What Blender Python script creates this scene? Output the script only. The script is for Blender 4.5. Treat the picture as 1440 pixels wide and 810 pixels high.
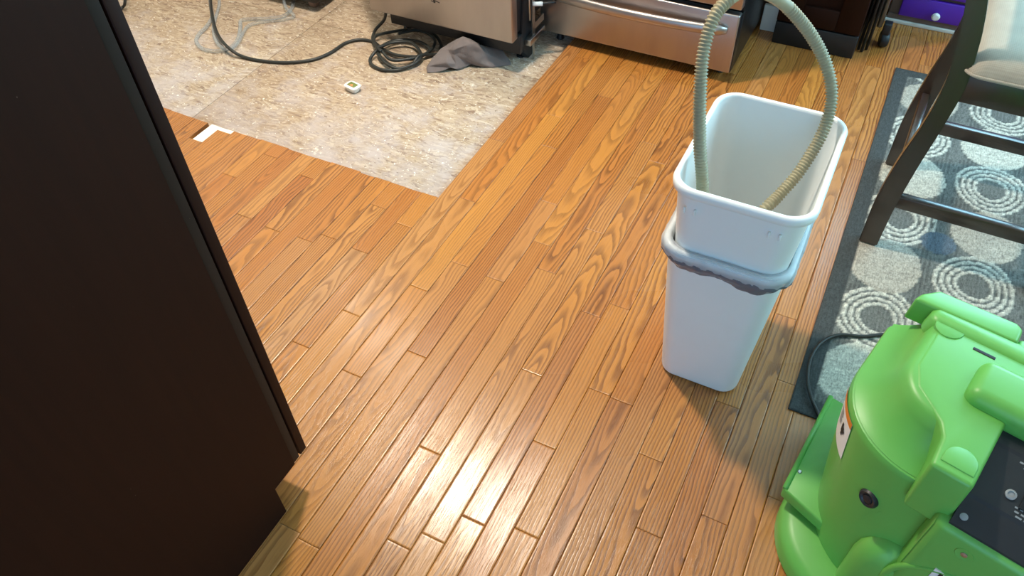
import bpy, bmesh, math, random
from mathutils import Vector, Matrix, noise
random.seed(7)
for o in list(bpy.data.objects): bpy.data.objects.remove(o)
scene = bpy.context.scene
C = scene.collection

# ------------------------------------------------------------------ camera
CAM_H = 1.545
FPX = 1090.0
RT = Vector((0.8920, 0.4512, -0.0252)); UP = Vector((-0.3180, 0.6648, 0.6759)); FW = RT.cross(UP) * -1
RT.normalize(); FW = (UP.cross(RT)).normalized(); UP = RT.cross(FW).normalized()
cd = bpy.data.cameras.new('camera'); cam = bpy.data.objects.new('camera', cd); C.objects.link(cam)
cd.sensor_width = 36.0; cd.lens = FPX / 1440 * 36.0; cd.clip_start = 0.02
cam.matrix_world = Matrix(((RT.x, UP.x, -FW.x, 0), (RT.y, UP.y, -FW.y, 0), (RT.z, UP.z, -FW.z, CAM_H), (0, 0, 0, 1)))
scene.camera = cam

# ------------------------------------------------------------------ light
vs = scene.view_settings
vs.view_transform = 'Standard'; vs.look = 'None'; vs.gamma = 1.0; vs.use_curve_mapping = False
vs.exposure = -0.2
w = bpy.data.worlds.new('sky'); scene.world = w; w.use_nodes = True
w.node_tree.nodes['Background'].inputs[0].default_value = (0.55, 0.80, 1.0, 1)
w.node_tree.nodes['Background'].inputs[1].default_value = 0.5

def area(name, loc, rot, sx, sy, power, col):
    l = bpy.data.lights.new(name, 'AREA'); l.shape = 'RECTANGLE'; l.size = sx; l.size_y = sy
    l.energy = power; l.color = col
    o = bpy.data.objects.new(name, l); C.objects.link(o); o.location = loc; o.rotation_euler = rot
    return o
SKYC = (0.42, 0.80, 1.0)
# daylight entering at the two dining windows (back and right walls) and the patio door (wall behind the camera)
area('daylight_back_window', (0.825, 3.60, 1.50), (math.radians(-90), 0, 0), 1.3, 1.2, 110, SKYC)
area('daylight_side_window', (1.75, 2.55, 1.45), (0, math.radians(90), 0), 1.1, 1.4, 100, SKYC)
area('daylight_patio_door', (0.4, -2.35, 1.12), (math.radians(90), 0, 0), 2.0, 2.0, 66, (0.28, 0.60, 1.0))
LAMPS = [(-1.26, 1.70, 70.0, 0.09), (-2.35, 2.45, 13.0, 0.08)]  # main kitchen lamp, then an added weaker fill lamp over the bare subfloor
WARM = (1.0, 0.89, 0.74)

# ------------------------------------------------------------------ pixel helpers (direction only; distance from what is touched)
def ray(x, y): return (x - 720) * RT - (y - 405) * UP + FPX * FW
def G(x, y, z=0.0):
    d = ray(x, y); t = (z - CAM_H) / d.z
    return Vector((d.x * t, d.y * t, z))
def onY(x, y, Y):
    d = ray(x, y); t = Y / d.y
    return Vector((d.x * t, Y, CAM_H + d.z * t))
def proj(p):
    d = Vector(p) - Vector((0, 0, CAM_H)); k = d.dot(FW)
    if k < 0.05: return None
    return 720 + FPX * d.dot(RT) / k, 405 - FPX * d.dot(UP) / k

# ------------------------------------------------------------------ materials
def srgb(r, g, b):
    f = lambda c: (c / 255 / 12.92) if c / 255 <= 0.04045 else ((c / 255 + 0.055) / 1.055) ** 2.4
    return (f(r), f(g), f(b), 1)
class NT:
    def __init__(s, name):
        s.m = bpy.data.materials.new(name); s.m.use_nodes = True; s.t = s.m.node_tree
        s.b = s.t.nodes['Principled BSDF']; s.out = s.t.nodes['Material Output']
    def n(s, t, **kw):
        nd = s.t.nodes.new(t)
        for k, v in kw.items(): setattr(nd, k, v)
        return nd
    def put(s, sock, v):
        if hasattr(v, 'is_output') or isinstance(v, bpy.types.NodeSocket): s.t.links.new(v, sock)
        else: sock.default_value = v
    def math(s, op, a, b=0.0, c=0.0, clamp=False):
        nd = s.n('ShaderNodeMath', operation=op); nd.use_clamp = clamp
        s.put(nd.inputs[0], a); s.put(nd.inputs[1], b)
        if op in ('MULTIPLY_ADD', 'SMOOTH_MIN', 'WRAP'): s.put(nd.inputs[2], c)
        return nd.outputs[0]
    def mix(s, f, a, b, mode='MIX'):
        nd = s.n('ShaderNodeMix', data_type='RGBA', blend_type=mode)
        s.put(nd.inputs[0], f); s.put(nd.inputs[6], a); s.put(nd.inputs[7], b)
        return nd.outputs[2]
    def ramp(s, f, stops):
        nd = s.n('ShaderNodeValToRGB'); el = nd.color_ramp.elements
        while len(el) < len(stops): el.new(0.5)
        for e, (p, c) in zip(el, stops): e.position = p; e.color = c
        s.put(nd.inputs[0], f); return nd.outputs[0]
    def noise(s, vec, scale, detail=2.0, rough=0.5, dist=0.0):
        nd = s.n('ShaderNodeTexNoise'); s.put(nd.inputs['Vector'], vec)
        nd.inputs['Scale'].default_value = scale; nd.inputs['Detail'].default_value = detail
        nd.inputs['Roughness'].default_value = rough; nd.inputs['Distortion'].default_value = dist
        return nd.outputs[0]
    def vor(s, vec, scale, feature='F1', out='Color', rnd=1.0):
        nd = s.n('ShaderNodeTexVoronoi', feature=feature); s.put(nd.inputs['Vector'], vec)
        nd.inputs['Scale'].default_value = scale; nd.inputs['Randomness'].default_value = rnd
        return nd.outputs[out]
    def xyz(s, x, y, z=0.0):
        nd = s.n('ShaderNodeCombineXYZ'); s.put(nd.inputs[0], x); s.put(nd.inputs[1], y); s.put(nd.inputs[2], z); return nd.outputs[0]
    def sep(s, v):
        nd = s.n('ShaderNodeSeparateXYZ'); s.put(nd.inputs[0], v); return nd.outputs
    def pos(s): return s.n('ShaderNodeNewGeometry').outputs['Position']
    def obj(s): return s.n('ShaderNodeTexCoord').outputs['Object']
    def mapping(s, v, rot=(0, 0, 0), sc=(1, 1, 1)):
        nd = s.n('ShaderNodeMapping'); s.put(nd.inputs[0], v); nd.inputs['Rotation'].default_value = rot; nd.inputs['Scale'].default_value = sc; return nd.outputs[0]
    def bump(s, h, strength=0.3, dist=0.002):
        nd = s.n('ShaderNodeBump'); nd.inputs['Strength'].default_value = strength; nd.inputs['Distance'].default_value = dist
        s.put(nd.inputs['Height'], h); s.t.links.new(nd.outputs[0], s.b.inputs['Normal'])
    def set(s, **kw):
        for k, v in kw.items(): s.put(s.b.inputs[k.replace('_', ' ')], v)
        return s.m

def simple(name, col, rough=0.5, metal=0.0, nscale=40.0, var=0.08, bump=0.0, spec=0.5):
    k = NT(name); o = k.obj()
    f = k.noise(o, nscale, 4.0, 0.6)
    dark = tuple(c * (1 - var) for c in col[:3]) + (1,); lite = tuple(min(1, c * (1 + var)) for c in col[:3]) + (1,)
    k.set(Base_Color=k.mix(f, dark, lite), Roughness=k.math('MULTIPLY_ADD', f, 0.12, rough - 0.06), Metallic=metal)
    k.b.inputs['Specular IOR Level'].default_value = spec
    if bump: k.bump(f, bump, 0.002)
    return k.m

def wood_floor():
    k = NT('oak_strip_floor'); P = k.sep(k.pos())
    at = k.n('ShaderNodeAttribute', attribute_name='plank'); A = k.n('ShaderNodeSeparateColor'); k.t.links.new(at.outputs['Color'], A.inputs[0])
    r1, r2, xc = A.outputs[0], A.outputs[1], A.outputs[2]; yc = at.outputs['Alpha']
    at2 = k.n('ShaderNodeAttribute', attribute_name='tint'); T = k.n('ShaderNodeSeparateColor'); k.t.links.new(at2.outputs['Color'], T.inputs[0])
    lx = k.math('SUBTRACT', P[0], xc); ly = k.math('SUBTRACT', P[1], yc)
    sy = k.math('MULTIPLY_ADD', r1, 37.0, ly)
    wv = k.xyz(k.math('MULTIPLY', lx, 9.0), k.math('MULTIPLY', sy, 3.2), k.math('MULTIPLY', r2, 19.0))
    n1 = k.math('SUBTRACT', k.noise(wv, 1.0, 2.0, 0.5), 0.5)
    wv2 = k.xyz(k.math('MULTIPLY', lx, 60.0), k.math('MULTIPLY', sy, 14.0), k.math('MULTIPLY', r2, 31.0))
    n2 = k.math('SUBTRACT', k.noise(wv2, 1.0, 2.0, 0.5), 0.5)
    ox = k.math('MULTIPLY_ADD', r1, 0.10, -0.05)
    dx = k.math('ADD', k.math('ADD', lx, ox), k.math('MULTIPLY', n1, 0.024))
    slope = k.math('MULTIPLY_ADD', k.math('FRACT', k.math('MULTIPLY', r1, 7.31)), 0.16, -0.08)
    dz = k.math('ADD', k.math('MULTIPLY_ADD', r2, 0.045, 0.004), k.math('ADD', k.math('MULTIPLY', ly, slope), k.math('MULTIPLY', n1, 0.034)))
    rad = k.math('SQRT', k.math('ADD', k.math('MULTIPLY', dx, dx), k.math('MULTIPLY', dz, dz)))
    ph = k.math('ADD', k.math('DIVIDE', rad, 0.0072), k.math('MULTIPLY', n2, 0.8))
    saw = k.math('FRACT', ph)
    ring = k.ramp(saw, [(0.0, (0, 0, 0, 1)), (0.10, (0.95, 0.95, 0.95, 1)), (0.30, (0.75, 0.75, 0.75, 1)), (0.62, (0.12, 0.12, 0.12, 1)), (1.0, (0, 0, 0, 1))])
    # pores: thin short dashes along the board, denser in the early wood
    pv = k.xyz(k.math('MULTIPLY', lx, 900.0), k.math('MULTIPLY', sy, 22.0), k.math('MULTIPLY', r2, 77.0))
    pn = k.noise(pv, 1.0, 2.0, 0.6)
    pore = k.math('MULTIPLY', k.math('SUBTRACT', pn, 0.54, clamp=True), 5.0, clamp=True)
    fv = k.xyz(k.math('MULTIPLY', lx, 260.0), k.math('MULTIPLY', sy, 7.0), k.math('MULTIPLY', r2, 7.0))
    fib = k.noise(fv, 1.0, 3.0, 0.6)
    lightc = k.mix(T.outputs[0], srgb(180, 107, 47), srgb(200, 134, 60))
    lightc = k.mix(k.math('MULTIPLY', T.outputs[1], 0.55), lightc, srgb(190, 148, 105))
    darkc = k.mix(T.outputs[0], srgb(102, 52, 20), srgb(122, 70, 27))
    strength = k.math('MULTIPLY_ADD', T.outputs[2], 0.55, 0.45)
    col = k.mix(k.math('MULTIPLY', ring, strength), lightc, darkc)
    col = k.mix(k.math('MULTIPLY', k.math('MULTIPLY', pore, k.math('MULTIPLY_ADD', ring, 0.6, 0.35)), 0.55), col, srgb(98, 56, 28))
    col = k.mix(k.math('MULTIPLY', k.math('SUBTRACT', fib, 0.35, clamp=True), 0.5), col, srgb(224, 160, 92))
    patch = k.noise(k.pos(), 1.7, 3.0, 0.5)
    k.set(Base_Color=col, Roughness=k.math('ADD', k.math('MULTIPLY_ADD', patch, 0.14, 0.21), k.math('MULTIPLY', pore, 0.12)))
    k.b.inputs['Specular IOR Level'].default_value = 0.5
    k.b.inputs['Coat Weight'].default_value = 0.2; k.b.inputs['Coat Roughness'].default_value = 0.2
    h = k.math('SUBTRACT', k.math('MULTIPLY', ring, -0.25), k.math('MULTIPLY', pore, 0.6))
    k.bump(h, 0.45, 0.0008)
    return k.m

def osb():
    k = NT('osb_subfloor'); p = k.pos()
    wob = k.n('ShaderNodeTexNoise'); k.put(wob.inputs['Vector'], p); wob.inputs['Scale'].default_value = 6.0
    wp = k.n('ShaderNodeVectorMath', operation='MULTIPLY_ADD'); k.put(wp.inputs[0], wob.outputs['Color']); wp.inputs[1].default_value = (0.10, 0.10, 0); k.put(wp.inputs[2], p)
    layers = []
    for i, (rot, sc) in enumerate((((0, 0, 0.35), (24, 120, 1)), ((0, 0, 1.75), (26, 130, 1)), ((0, 0, 2.6), (30, 150, 1)))):
        layers.append(k.vor(k.mapping(wp.outputs[0], rot, sc), 1.0))
    sel = k.noise(p, 45.0, 2.0, 0.5)
    c = k.mix(k.math('GREATER_THAN', sel, 0.52), layers[0], layers[1])
    c = k.mix(k.math('GREATER_THAN', k.noise(p, 22.0, 2.0, 0.5), 0.56), c, layers[2])
    g = k.n('ShaderNodeSeparateColor'); k.t.links.new(c, g.inputs[0])
    base = k.ramp(g.outputs[0], [(0.0, srgb(146, 122, 104)), (0.12, srgb(172, 150, 128)), (0.5, srgb(188, 166, 142)), (0.85, srgb(198, 178, 154)), (1.0, srgb(214, 198, 176))])
    fine = k.noise(k.mapping(wp.outputs[0], (0, 0, 0.6), (60, 320, 1)), 1.0, 3.0, 0.6)
    base = k.mix(k.math('MULTIPLY', k.math('SUBTRACT', 0.47, fine, clamp=True), 3.0, clamp=True), base, srgb(122, 96, 80))
    # grey-white plaster dust, thicker towards the remaining boards
    Y = k.sep(p)[1]
    dens = k.math('MULTIPLY_ADD', Y, -0.9, 2.05, clamp=True)
    dn = k.noise(p, 9.0, 6.0, 0.68)
    dust = k.math('MULTIPLY', k.math('SUBTRACT', dn, k.math('MULTIPLY_ADD', dens, -0.36, 0.58), clamp=True), 3.6, clamp=True)
    base = k.mix(k.math('MULTIPLY', dust, 0.75), base, srgb(200, 190, 190))
    wn = k.noise(p, 16.0, 5.0, 0.75)
    base = k.mix(k.math('MULTIPLY', k.math('SUBTRACT', wn, 0.63, clamp=True), 9.0, clamp=True), base, srgb(244, 240, 228))
    sp = k.noise(p, 95.0, 2.0, 0.7)
    base = k.mix(k.math('MULTIPLY', k.math('SUBTRACT', sp, 0.665, clamp=True), 20.0, clamp=True), base, srgb(250, 248, 240))
    dk = k.noise(k.mapping(p, (0, 0, 1.1), (1, 2.2, 1)), 42.0, 3.0, 0.7)
    base = k.mix(k.math('MULTIPLY', k.math('SUBTRACT', dk, 0.65, clamp=True), 9.0, clamp=True), base, srgb(92, 66, 52))
    k.set(Base_Color=base, Roughness=0.85); k.b.inputs['Specular IOR Level'].default_value = 0.2
    k.bump(k.math('ADD', g.outputs[0], fine), 0.5, 0.0012)
    return k.m

def steel():
    k = NT('brushed_stainless_steel'); o = k.obj()
    f = k.noise(k.mapping(o, (0, 0, 0), (300, 300, 4)), 1.0, 2.0, 0.6)
    sm = k.noise(k.mapping(o, (0, 0, 0), (9, 9, 2)), 1.0, 4.0, 0.6)
    k.set(Base_Color=k.mix(sm, srgb(158, 150, 146), srgb(190, 182, 178)), Metallic=1.0, Roughness=k.math('MULTIPLY_ADD', f, 0.10, 0.33))
    k.bump(f, 0.06, 0.0005)
    return k.m

def espresso(name, col, rough):
    k = NT(name); o = k.obj()
    f = k.noise(k.mapping(o, (0, 0, 0), (18, 18, 1.2)), 3.0, 4.0, 0.6)
    s = k.noise(o, 110.0, 2.0, 0.6)
    base = k.mix(f, tuple(c * 0.75 for c in col[:3]) + (1,), tuple(c * 1.3 for c in col[:3]) + (1,))
    base = k.mix(k.math('MULTIPLY', k.math('SUBTRACT', s, 0.775, clamp=True), 20.0, clamp=True), base, srgb(120, 105, 90))
    k.set(Base_Color=base, Roughness=rough); k.bump(f, 0.05, 0.001); k.b.inputs['Specular IOR Level'].default_value = 0.16
    return k.m

M = {}
M['floor'] = wood_floor(); M['osb'] = osb(); M['steel'] = steel()
M['espresso'] = espresso('espresso_cabinet_wood', srgb(38, 15, 6), 0.6)
M['espresso_edge'] = espresso('espresso_cabinet_edge', srgb(40, 31, 26), 0.55)
M['chairwood'] = espresso('dark_walnut_chair_wood', srgb(58, 42, 32), 0.28)
c_ = M['chairwood'].node_tree.nodes['Principled BSDF'].inputs; c_['Specular IOR Level'].default_value = 0.6; c_['Roughness'].default_value = 0.3; c_['Coat Weight'].default_value = 0.5; c_['Coat Roughness'].default_value = 0.16
M['black'] = simple('black_enamel', srgb(22, 22, 24), 0.35)
M['blackp'] = simple('black_plastic', srgb(26, 27, 30), 0.5, var=0.2)
M['rubber'] = simple('black_rubber_cord', srgb(44, 46, 44), 0.45, var=0.15)
M['wall'] = simple('painted_wall', srgb(216, 208, 194), 0.8, nscale=120, var=0.02, bump=0.05)
M['ceil'] = simple('white_ceiling_paint', srgb(236, 234, 228), 0.9, nscale=160, var=0.02, bump=0.08)
M['trim'] = simple('white_trim_paint', srgb(232, 230, 224), 0.45, var=0.03)
M['bin'] = simple('white_bin_plastic', srgb(236, 238, 236), 0.38, nscale=14, var=0.025)
M['green'] = simple('lime_green_rotomoulded_plastic', srgb(104, 178, 80), 0.40, nscale=22, var=0.06, bump=0.03)
M['purple'] = simple('purple_paint', srgb(92, 38, 176), 0.45, var=0.08)
M['greywood'] = simple('grey_brown_wood', srgb(118, 98, 90), 0.6, var=0.15)
M['hose'] = simple('beige_vinyl_hose', srgb(166, 155, 124), 0.5, nscale=16, var=0.16)
M['paper'] = simple('white_underlayment', srgb(244, 242, 232), 0.8, var=0.05)
M['chrome'] = simple('zinc_metal', srgb(180, 182, 180), 0.3, 1.0)
M['white'] = simple('white_plastic', srgb(240, 240, 238), 0.35, var=0.02)
M['labelw'] = simple('white_label', srgb(238, 234, 228), 0.5, var=0.03)
M['labelo'] = simple('orange_label_ink', srgb(226, 132, 40), 0.5, var=0.04)
M['ink'] = simple('black_ink', srgb(24, 22, 22), 0.6, var=0.1)
M['panel'] = simple('black_control_panel', srgb(36, 38, 42), 0.42, var=0.2)
M['panelg'] = simple('grey_panel_print', srgb(150, 152, 154), 0.5, var=0.05)
M['cream'] = simple('cream_enamel', srgb(226, 222, 204), 0.4, var=0.03)

def fabric(name, c1, c2, sc=600.0):
    k = NT(name); o = k.obj()
    wv = k.n('ShaderNodeTexWave', wave_type='BANDS', bands_direction='X'); k.put(wv.inputs['Vector'], o); wv.inputs['Scale'].default_value = sc / 6; wv.inputs['Distortion'].default_value = 1.5
    wv2 = k.n('ShaderNodeTexWave', wave_type='BANDS', bands_direction='Y'); k.put(wv2.inputs['Vector'], o); wv2.inputs['Scale'].default_value = sc / 6; wv2.inputs['Distortion'].default_value = 1.5
    f = k.math('MULTIPLY', k.math('ADD', wv.outputs['Fac'], wv2.outputs['Fac']), 0.5)
    n = k.noise(o, 25.0, 4.0, 0.6)
    k.set(Base_Color=k.mix(k.math('ADD', k.math('MULTIPLY', f, 0.4), k.math('MULTIPLY', n, 0.6)), c1, c2), Roughness=0.9)
    k.b.inputs['Specular IOR Level'].default_value = 0.15; k.b.inputs['Sheen Weight'].default_value = 0.2
    k.bump(f, 0.35, 0.0008)
    return k.m
M['towel'] = fabric('grey_microfibre_cloth', srgb(112, 102, 100), srgb(136, 126, 124), 900)
M['seat'] = fabric('grey_seat_fabric', srgb(150, 138, 122), srgb(184, 172, 154), 500)

def rugmat():
    k = NT('woven_rug'); at = k.n('ShaderNodeAttribute', attribute_name='rugcol'); p = k.pos()
    n = k.noise(k.mapping(p, (0, 0, 0), (260, 60, 1)), 1.0, 3.0, 0.7)
    n2 = k.noise(p, 220.0, 2.0, 0.6)
    f = k.math('ADD', k.math('MULTIPLY', n, 0.6), k.math('MULTIPLY', n2, 0.4))
    c = k.mix(k.ramp(f, [(0.34, (0.6, 0.6, 0.6, 1)), (0.6, (0, 0, 0, 1))]), at.outputs['Color'], srgb(40, 42, 44))
    k.set(Base_Color=c, Roughness=0.95); k.b.inputs['Specular IOR Level'].default_value = 0.1
    k.bump(f, 0.6, 0.002)
    return k.m
M['rug'] = rugmat()

def clear(name, col, fac, rough=0.12):
    k = NT(name)
    tr = k.n('ShaderNodeBsdfTransparent'); tr.inputs[0].default_value = (0.93, 0.95, 0.96, 1)
    k.set(Base_Color=k.mix(k.noise(k.obj(), 30.0), col, tuple(c * 0.85 for c in col[:3]) + (1,)), Roughness=rough)
    lw = k.n('ShaderNodeLayerWeight'); lw.inputs[0].default_value = 0.35
    f = k.math('MULTIPLY_ADD', lw.outputs['Facing'], 0.55, fac, clamp=True)
    mx = k.n('ShaderNodeMixShader'); k.t.links.new(f, mx.inputs[0]); k.t.links.new(tr.outputs[0], mx.inputs[1]); k.t.links.new(k.b.outputs[0], mx.inputs[2])
    k.t.links.new(mx.outputs[0], k.out.inputs[0])
    return k.m
M['tube'] = clear('clear_vinyl_tube', srgb(196, 202, 206), 0.10)
M['bag'] = clear('translucent_bin_liner', srgb(225, 230, 236), 0.30, 0.22)
M['bagdark'] = clear('grey_bin_liner', srgb(98, 106, 120), 0.66, 0.2)
M['glass'] = clear('window_glass', srgb(200, 210, 215), 0.02, 0.05)
def emis(name, col, st):
    k = NT(name); f = k.noise(k.obj(), 3.0)
    k.set(Base_Color=(1, 1, 1, 1), Emission_Color=k.mix(f, col, col), Emission_Strength=st); return k.m
M['lampglow'] = emis('frosted_lamp_lens', (1.0, 0.82, 0.6, 1), 14.0)

# ------------------------------------------------------------------ mesh helpers
def link(name, me, mat, parent=None, smooth=False):
    o = bpy.data.objects.new(name, me); C.objects.link(o)
    if mat is not None:
        me.materials.clear(); me.materials.append(M[mat] if isinstance(mat, str) else mat)
    if parent is not None: o.parent = parent
    if smooth:
        me.polygons.foreach_set('use_smooth', [True] * len(me.polygons))
    return o
def mk(name, verts, faces, mat, parent=None, smooth=False, fix=True):
    me = bpy.data.meshes.new(name); me.from_pydata([tuple(v) for v in verts], [], faces); me.update()
    if fix:
        bm = bmesh.new(); bm.from_mesh(me); bmesh.ops.recalc_face_normals(bm, faces=bm.faces); bm.to_mesh(me); bm.free()
    return link(name, me, mat, parent, smooth)
def autosmooth(o, ang=40):
    me = o.data; me.polygons.foreach_set('use_smooth', [True] * len(me.polygons))
    bm = bmesh.new(); bm.from_mesh(me)
    for e in bm.edges:
        if len(e.link_faces) == 2 and e.calc_face_angle(0) > math.radians(ang): e.smooth = False
    bm.to_mesh(me); bm.free(); return o
def box(name, lo, hi, mat, parent=None, bev=0.0, seg=2):
    bm = bmesh.new(); bmesh.ops.create_cube(bm, size=1)
    for v in bm.verts:
        v.co = Vector([(lo[i] + hi[i]) / 2 + v.co[i] * (hi[i] - lo[i]) for i in range(3)])
    if bev: bmesh.ops.bevel(bm, geom=list(bm.edges), offset=bev, segments=seg, affect='EDGES', profile=0.5)
    me = bpy.data.meshes.new(name); bm.to_mesh(me); bm.free()
    o = link(name, me, mat, parent)
    if bev: autosmooth(o, 50)
    return o
def prism(name, pts, z0, z1, mat, parent=None, bev=0.0, seg=2, inset_top=0.0):
    """polygon (x,y) extruded z0..z1"""
    n = len(pts); cx = sum(p[0] for p in pts) / n; cy = sum(p[1] for p in pts) / n
    v = [(p[0], p[1], z0) for p in pts]
    for p in pts:
        d = Vector((p[0] - cx, p[1] - cy)); L = d.length or 1; d *= (L - inset_top) / L
        v.append((cx + d.x, cy + d.y, z1))
    f = [list(range(n))[::-1], list(range(n, 2 * n))] + [[i, (i + 1) % n, n + (i + 1) % n, n + i] for i in range(n)]
    bm = bmesh.new(); bv = [bm.verts.new(c) for c in v]
    for q in f: bm.faces.new([bv[i] for i in q])
    bmesh.ops.recalc_face_normals(bm, faces=bm.faces)
    if bev: bmesh.ops.bevel(bm, geom=list(bm.edges), offset=bev, segments=seg, affect='EDGES', profile=0.5)
    me = bpy.data.meshes.new(name); bm.to_mesh(me); bm.free()
    o = link(name, me, mat, parent); autosmooth(o, 45); return o
def smooth_path(P, n=8, closed=False):
    out = []; L = len(P); P = [Vector(p) for p in P]
    rng = range(L if closed else L - 1)
    for i in rng:
        p0 = P[(i - 1) % L] if closed or i > 0 else P[0] * 2 - P[1]
        p1 = P[i]; p2 = P[(i + 1) % L]
        p3 = P[(i + 2) % L] if closed or i + 2 < L else P[-1] * 2 - P[-2]
        for k in range(n):
            t = k / n
            out.append(0.5 * ((2 * p1) + (p2 - p0) * t + (2 * p0 - 5 * p1 + 4 * p2 - p3) * t * t + (3 * p1 - p0 - 3 * p2 + p3) * t ** 3))
    if not closed: out.append(P[-1])
    return out
def tube(name, path, rad, mat, parent=None, seg=8, cap=True):
    """rad: number or function(i) -> radius"""
    path = [Vector(p) for p in path]; n = len(path); v = []; f = []
    t0 = (path[1] - path[0]).normalized(); up = Vector((0, 0, 1)) if abs(t0.z) < 0.9 else Vector((1, 0, 0))
    nrm = (up - t0 * up.dot(t0)).normalized()
    for i, p in enumerate(path):
        t = (path[min(i + 1, n - 1)] - path[max(i - 1, 0)]).normalized()
        nrm = (nrm - t * nrm.dot(t)).normalized(); b = t.cross(nrm)
        r = rad(i) if callable(rad) else rad
        for s in range(seg):
            a = 2 * math.pi * s / seg; v.append(p + (nrm * math.cos(a) + b * math.sin(a)) * r)
    for i in range(n - 1):
        for s in range(seg):
            f.append([i * seg + s, i * seg + (s + 1) % seg, (i + 1) * seg + (s + 1) % seg, (i + 1) * seg + s])
    if cap: f += [list(range(seg))[::-1], [(n - 1) * seg + s for s in range(seg)]]
    return mk(name, v, f, mat, parent, True)
def resample(path, step):
    path = [Vector(p) for p in path]; out = [path[0]]; acc = 0.0
    for a, b in zip(path, path[1:]):
        L = (b - a).length; d = step - acc
        while d <= L:
            out.append(a + (b - a) * (d / L)); d += step
        acc = (acc + L) % step if L else acc
    return out
def rrect(x0, x1, y0, y1, r, n=6):
    rs = r if isinstance(r, (tuple, list)) else (r,) * 4; pts = []
    for cx, cy, a0, r in ((x1 - rs[0], y1 - rs[0], 0, rs[0]), (x0 + rs[1], y1 - rs[1], 90, rs[1]), (x0 + rs[2], y0 + rs[2], 180, rs[2]), (x1 - rs[3], y0 + rs[3], 270, rs[3])):
        for k in range(n + 1):
            a = math.radians(a0 + 90 * k / n); pts.append((cx + r * math.cos(a), cy + r * math.sin(a)))
    return pts
def loft(name, secs, mat, parent=None, cap0=True, cap1=True, n=6, ang=45):
    """secs: (z, x0, x1, y0, y1, r)"""
    v = []; f = []; m = 4 * (n + 1)
    for (z, x0, x1, y0, y1, r) in secs: v += [(p[0], p[1], z) for p in rrect(x0, x1, y0, y1, r, n)]
    for i in range(len(secs) - 1):
        for s in range(m):
            f.append([i * m + s, i * m + (s + 1) % m, (i + 1) * m + (s + 1) % m, (i + 1) * m + s])
    if cap0: f.append(list(range(m))[::-1])
    if cap1: f.append([(len(secs) - 1) * m + s for s in range(m)])
    return autosmooth(mk(name, v, f, mat, parent), ang)
def lathe(name, prof, mat, parent=None, seg=20, M4=None, ang=40):
    """prof: (r, z) list about z; M4 transforms"""
    v = []; f = []
    for r, z in prof:
        for s in range(seg):
            a = 2 * math.pi * s / seg; v.append(Vector((r * math.cos(a), r * math.sin(a), z)))
    for i in range(len(prof) - 1):
        for s in range(seg): f.append([i * seg + s, i * seg + (s + 1) % seg, (i + 1) * seg + (s + 1) % seg, (i + 1) * seg + s])
    f += [list(range(seg))[::-1], [(len(prof) - 1) * seg + s for s in range(seg)]]
    if M4 is not None: v = [M4 @ q for q in v]
    return autosmooth(mk(name, v, f, mat, parent), ang)
def aim(loc, d):
    q = Vector(d).to_track_quat('Z', 'Y').to_matrix().to_4x4(); return Matrix.Translation(loc) @ q
def text_mesh(name, s, size, mat, parent, M4):
    cu = bpy.data.curves.new(name, 'FONT'); cu.body = s; cu.size = size; cu.extrude = 0.0003; cu.offset = size * .018
    t = bpy.data.objects.new(name, cu); C.objects.link(t)
    dg = bpy.context.evaluated_depsgraph_get(); me = bpy.data.meshes.new_from_object(t.evaluated_get(dg))
    bpy.data.objects.remove(t); me.transform(M4)
    return link(name, me, mat, parent)
def thing(name, label, cat, loc=(0, 0, 0), rz=0.0, group=None):
    o = bpy.data.objects.new(name, None); C.objects.link(o); o.location = loc; o.rotation_euler = (0, 0, rz)
    o.empty_display_size = 0.1
    return tag(o, label, cat, group)
def tag(o, label, cat, group=None):
    o['label'] = label; o['category'] = cat
    if group: o['group'] = group
    return o
def struct(o, label=None):
    o['kind'] = 'structure'
    if label: o['label'] = label
    return o

# ------------------------------------------------------------------ room shell
X0, X1, Y0, Y1, ZC = -3.05, 1.65, -2.20, 3.50, 2.45
fl = struct(box('floor', (X0, Y0, -0.060), (X1, Y1, -0.030), 'osb'), 'floor of orange oak strips with a stripped patch of bare subfloor')
struct(box('ceiling', (X0 - .1, Y0 - .1, ZC), (X1 + .1, Y1 + .1, ZC + .1), 'ceil'), 'flat white ceiling')
def wall_with_hole(name, axis, c, a0, a1, h0, h1, z0, z1, th, label):
    """four pieces round one opening joined as one wall"""
    bm = bmesh.new()
    for (p0, p1, q0, q1) in ((a0, h0, -0.06, ZC), (h1, a1, -0.06, ZC), (h0, h1, -0.06, z0), (h0, h1, z1, ZC)):
        if p1 - p0 < 1e-4 or q1 - q0 < 1e-4: continue
        g = bmesh.ops.create_cube(bm, size=1)['verts']
        for v in g:
            a = (p0 + p1) / 2 + v.co.x * (p1 - p0); t = c + th * (v.co.y + .5); z = (q0 + q1) / 2 + v.co.z * (q1 - q0)
            v.co = (a, t, z) if axis == 'y' else (t, a, z)
    me = bpy.data.meshes.new(name); bm.to_mesh(me); bm.free()
    return struct(link(name, me, 'wall'), label)
wall_with_hole('wall_back', 'y', Y1, X0 - .1, X1 + .1, 0.15, 1.5, 0.9, 2.1, 0.1, 'beige wall behind the range and dresser')
wall_with_hole('wall_front', 'y', Y0 - .1, X0, X1, -0.7, 1.5, 0.02, 2.1, 0.1, 'beige wall with the patio door')
struct(box('wall_left', (X0 - .1, Y0 - .1, -0.06), (X0, Y1, ZC), 'wall'), 'beige wall at the end of the stripped patch')
wall_with_hole('wall_right', 'x', X1, Y0 - .1, Y1, 1.85, 3.25, 0.9, 2.05, 0.1, 'beige wall with a window on the dining side')
wn = struct(thing('window_1', 'x', 'x')); del wn['category']; wn['label'] = 'dining window in the back wall'
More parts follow.
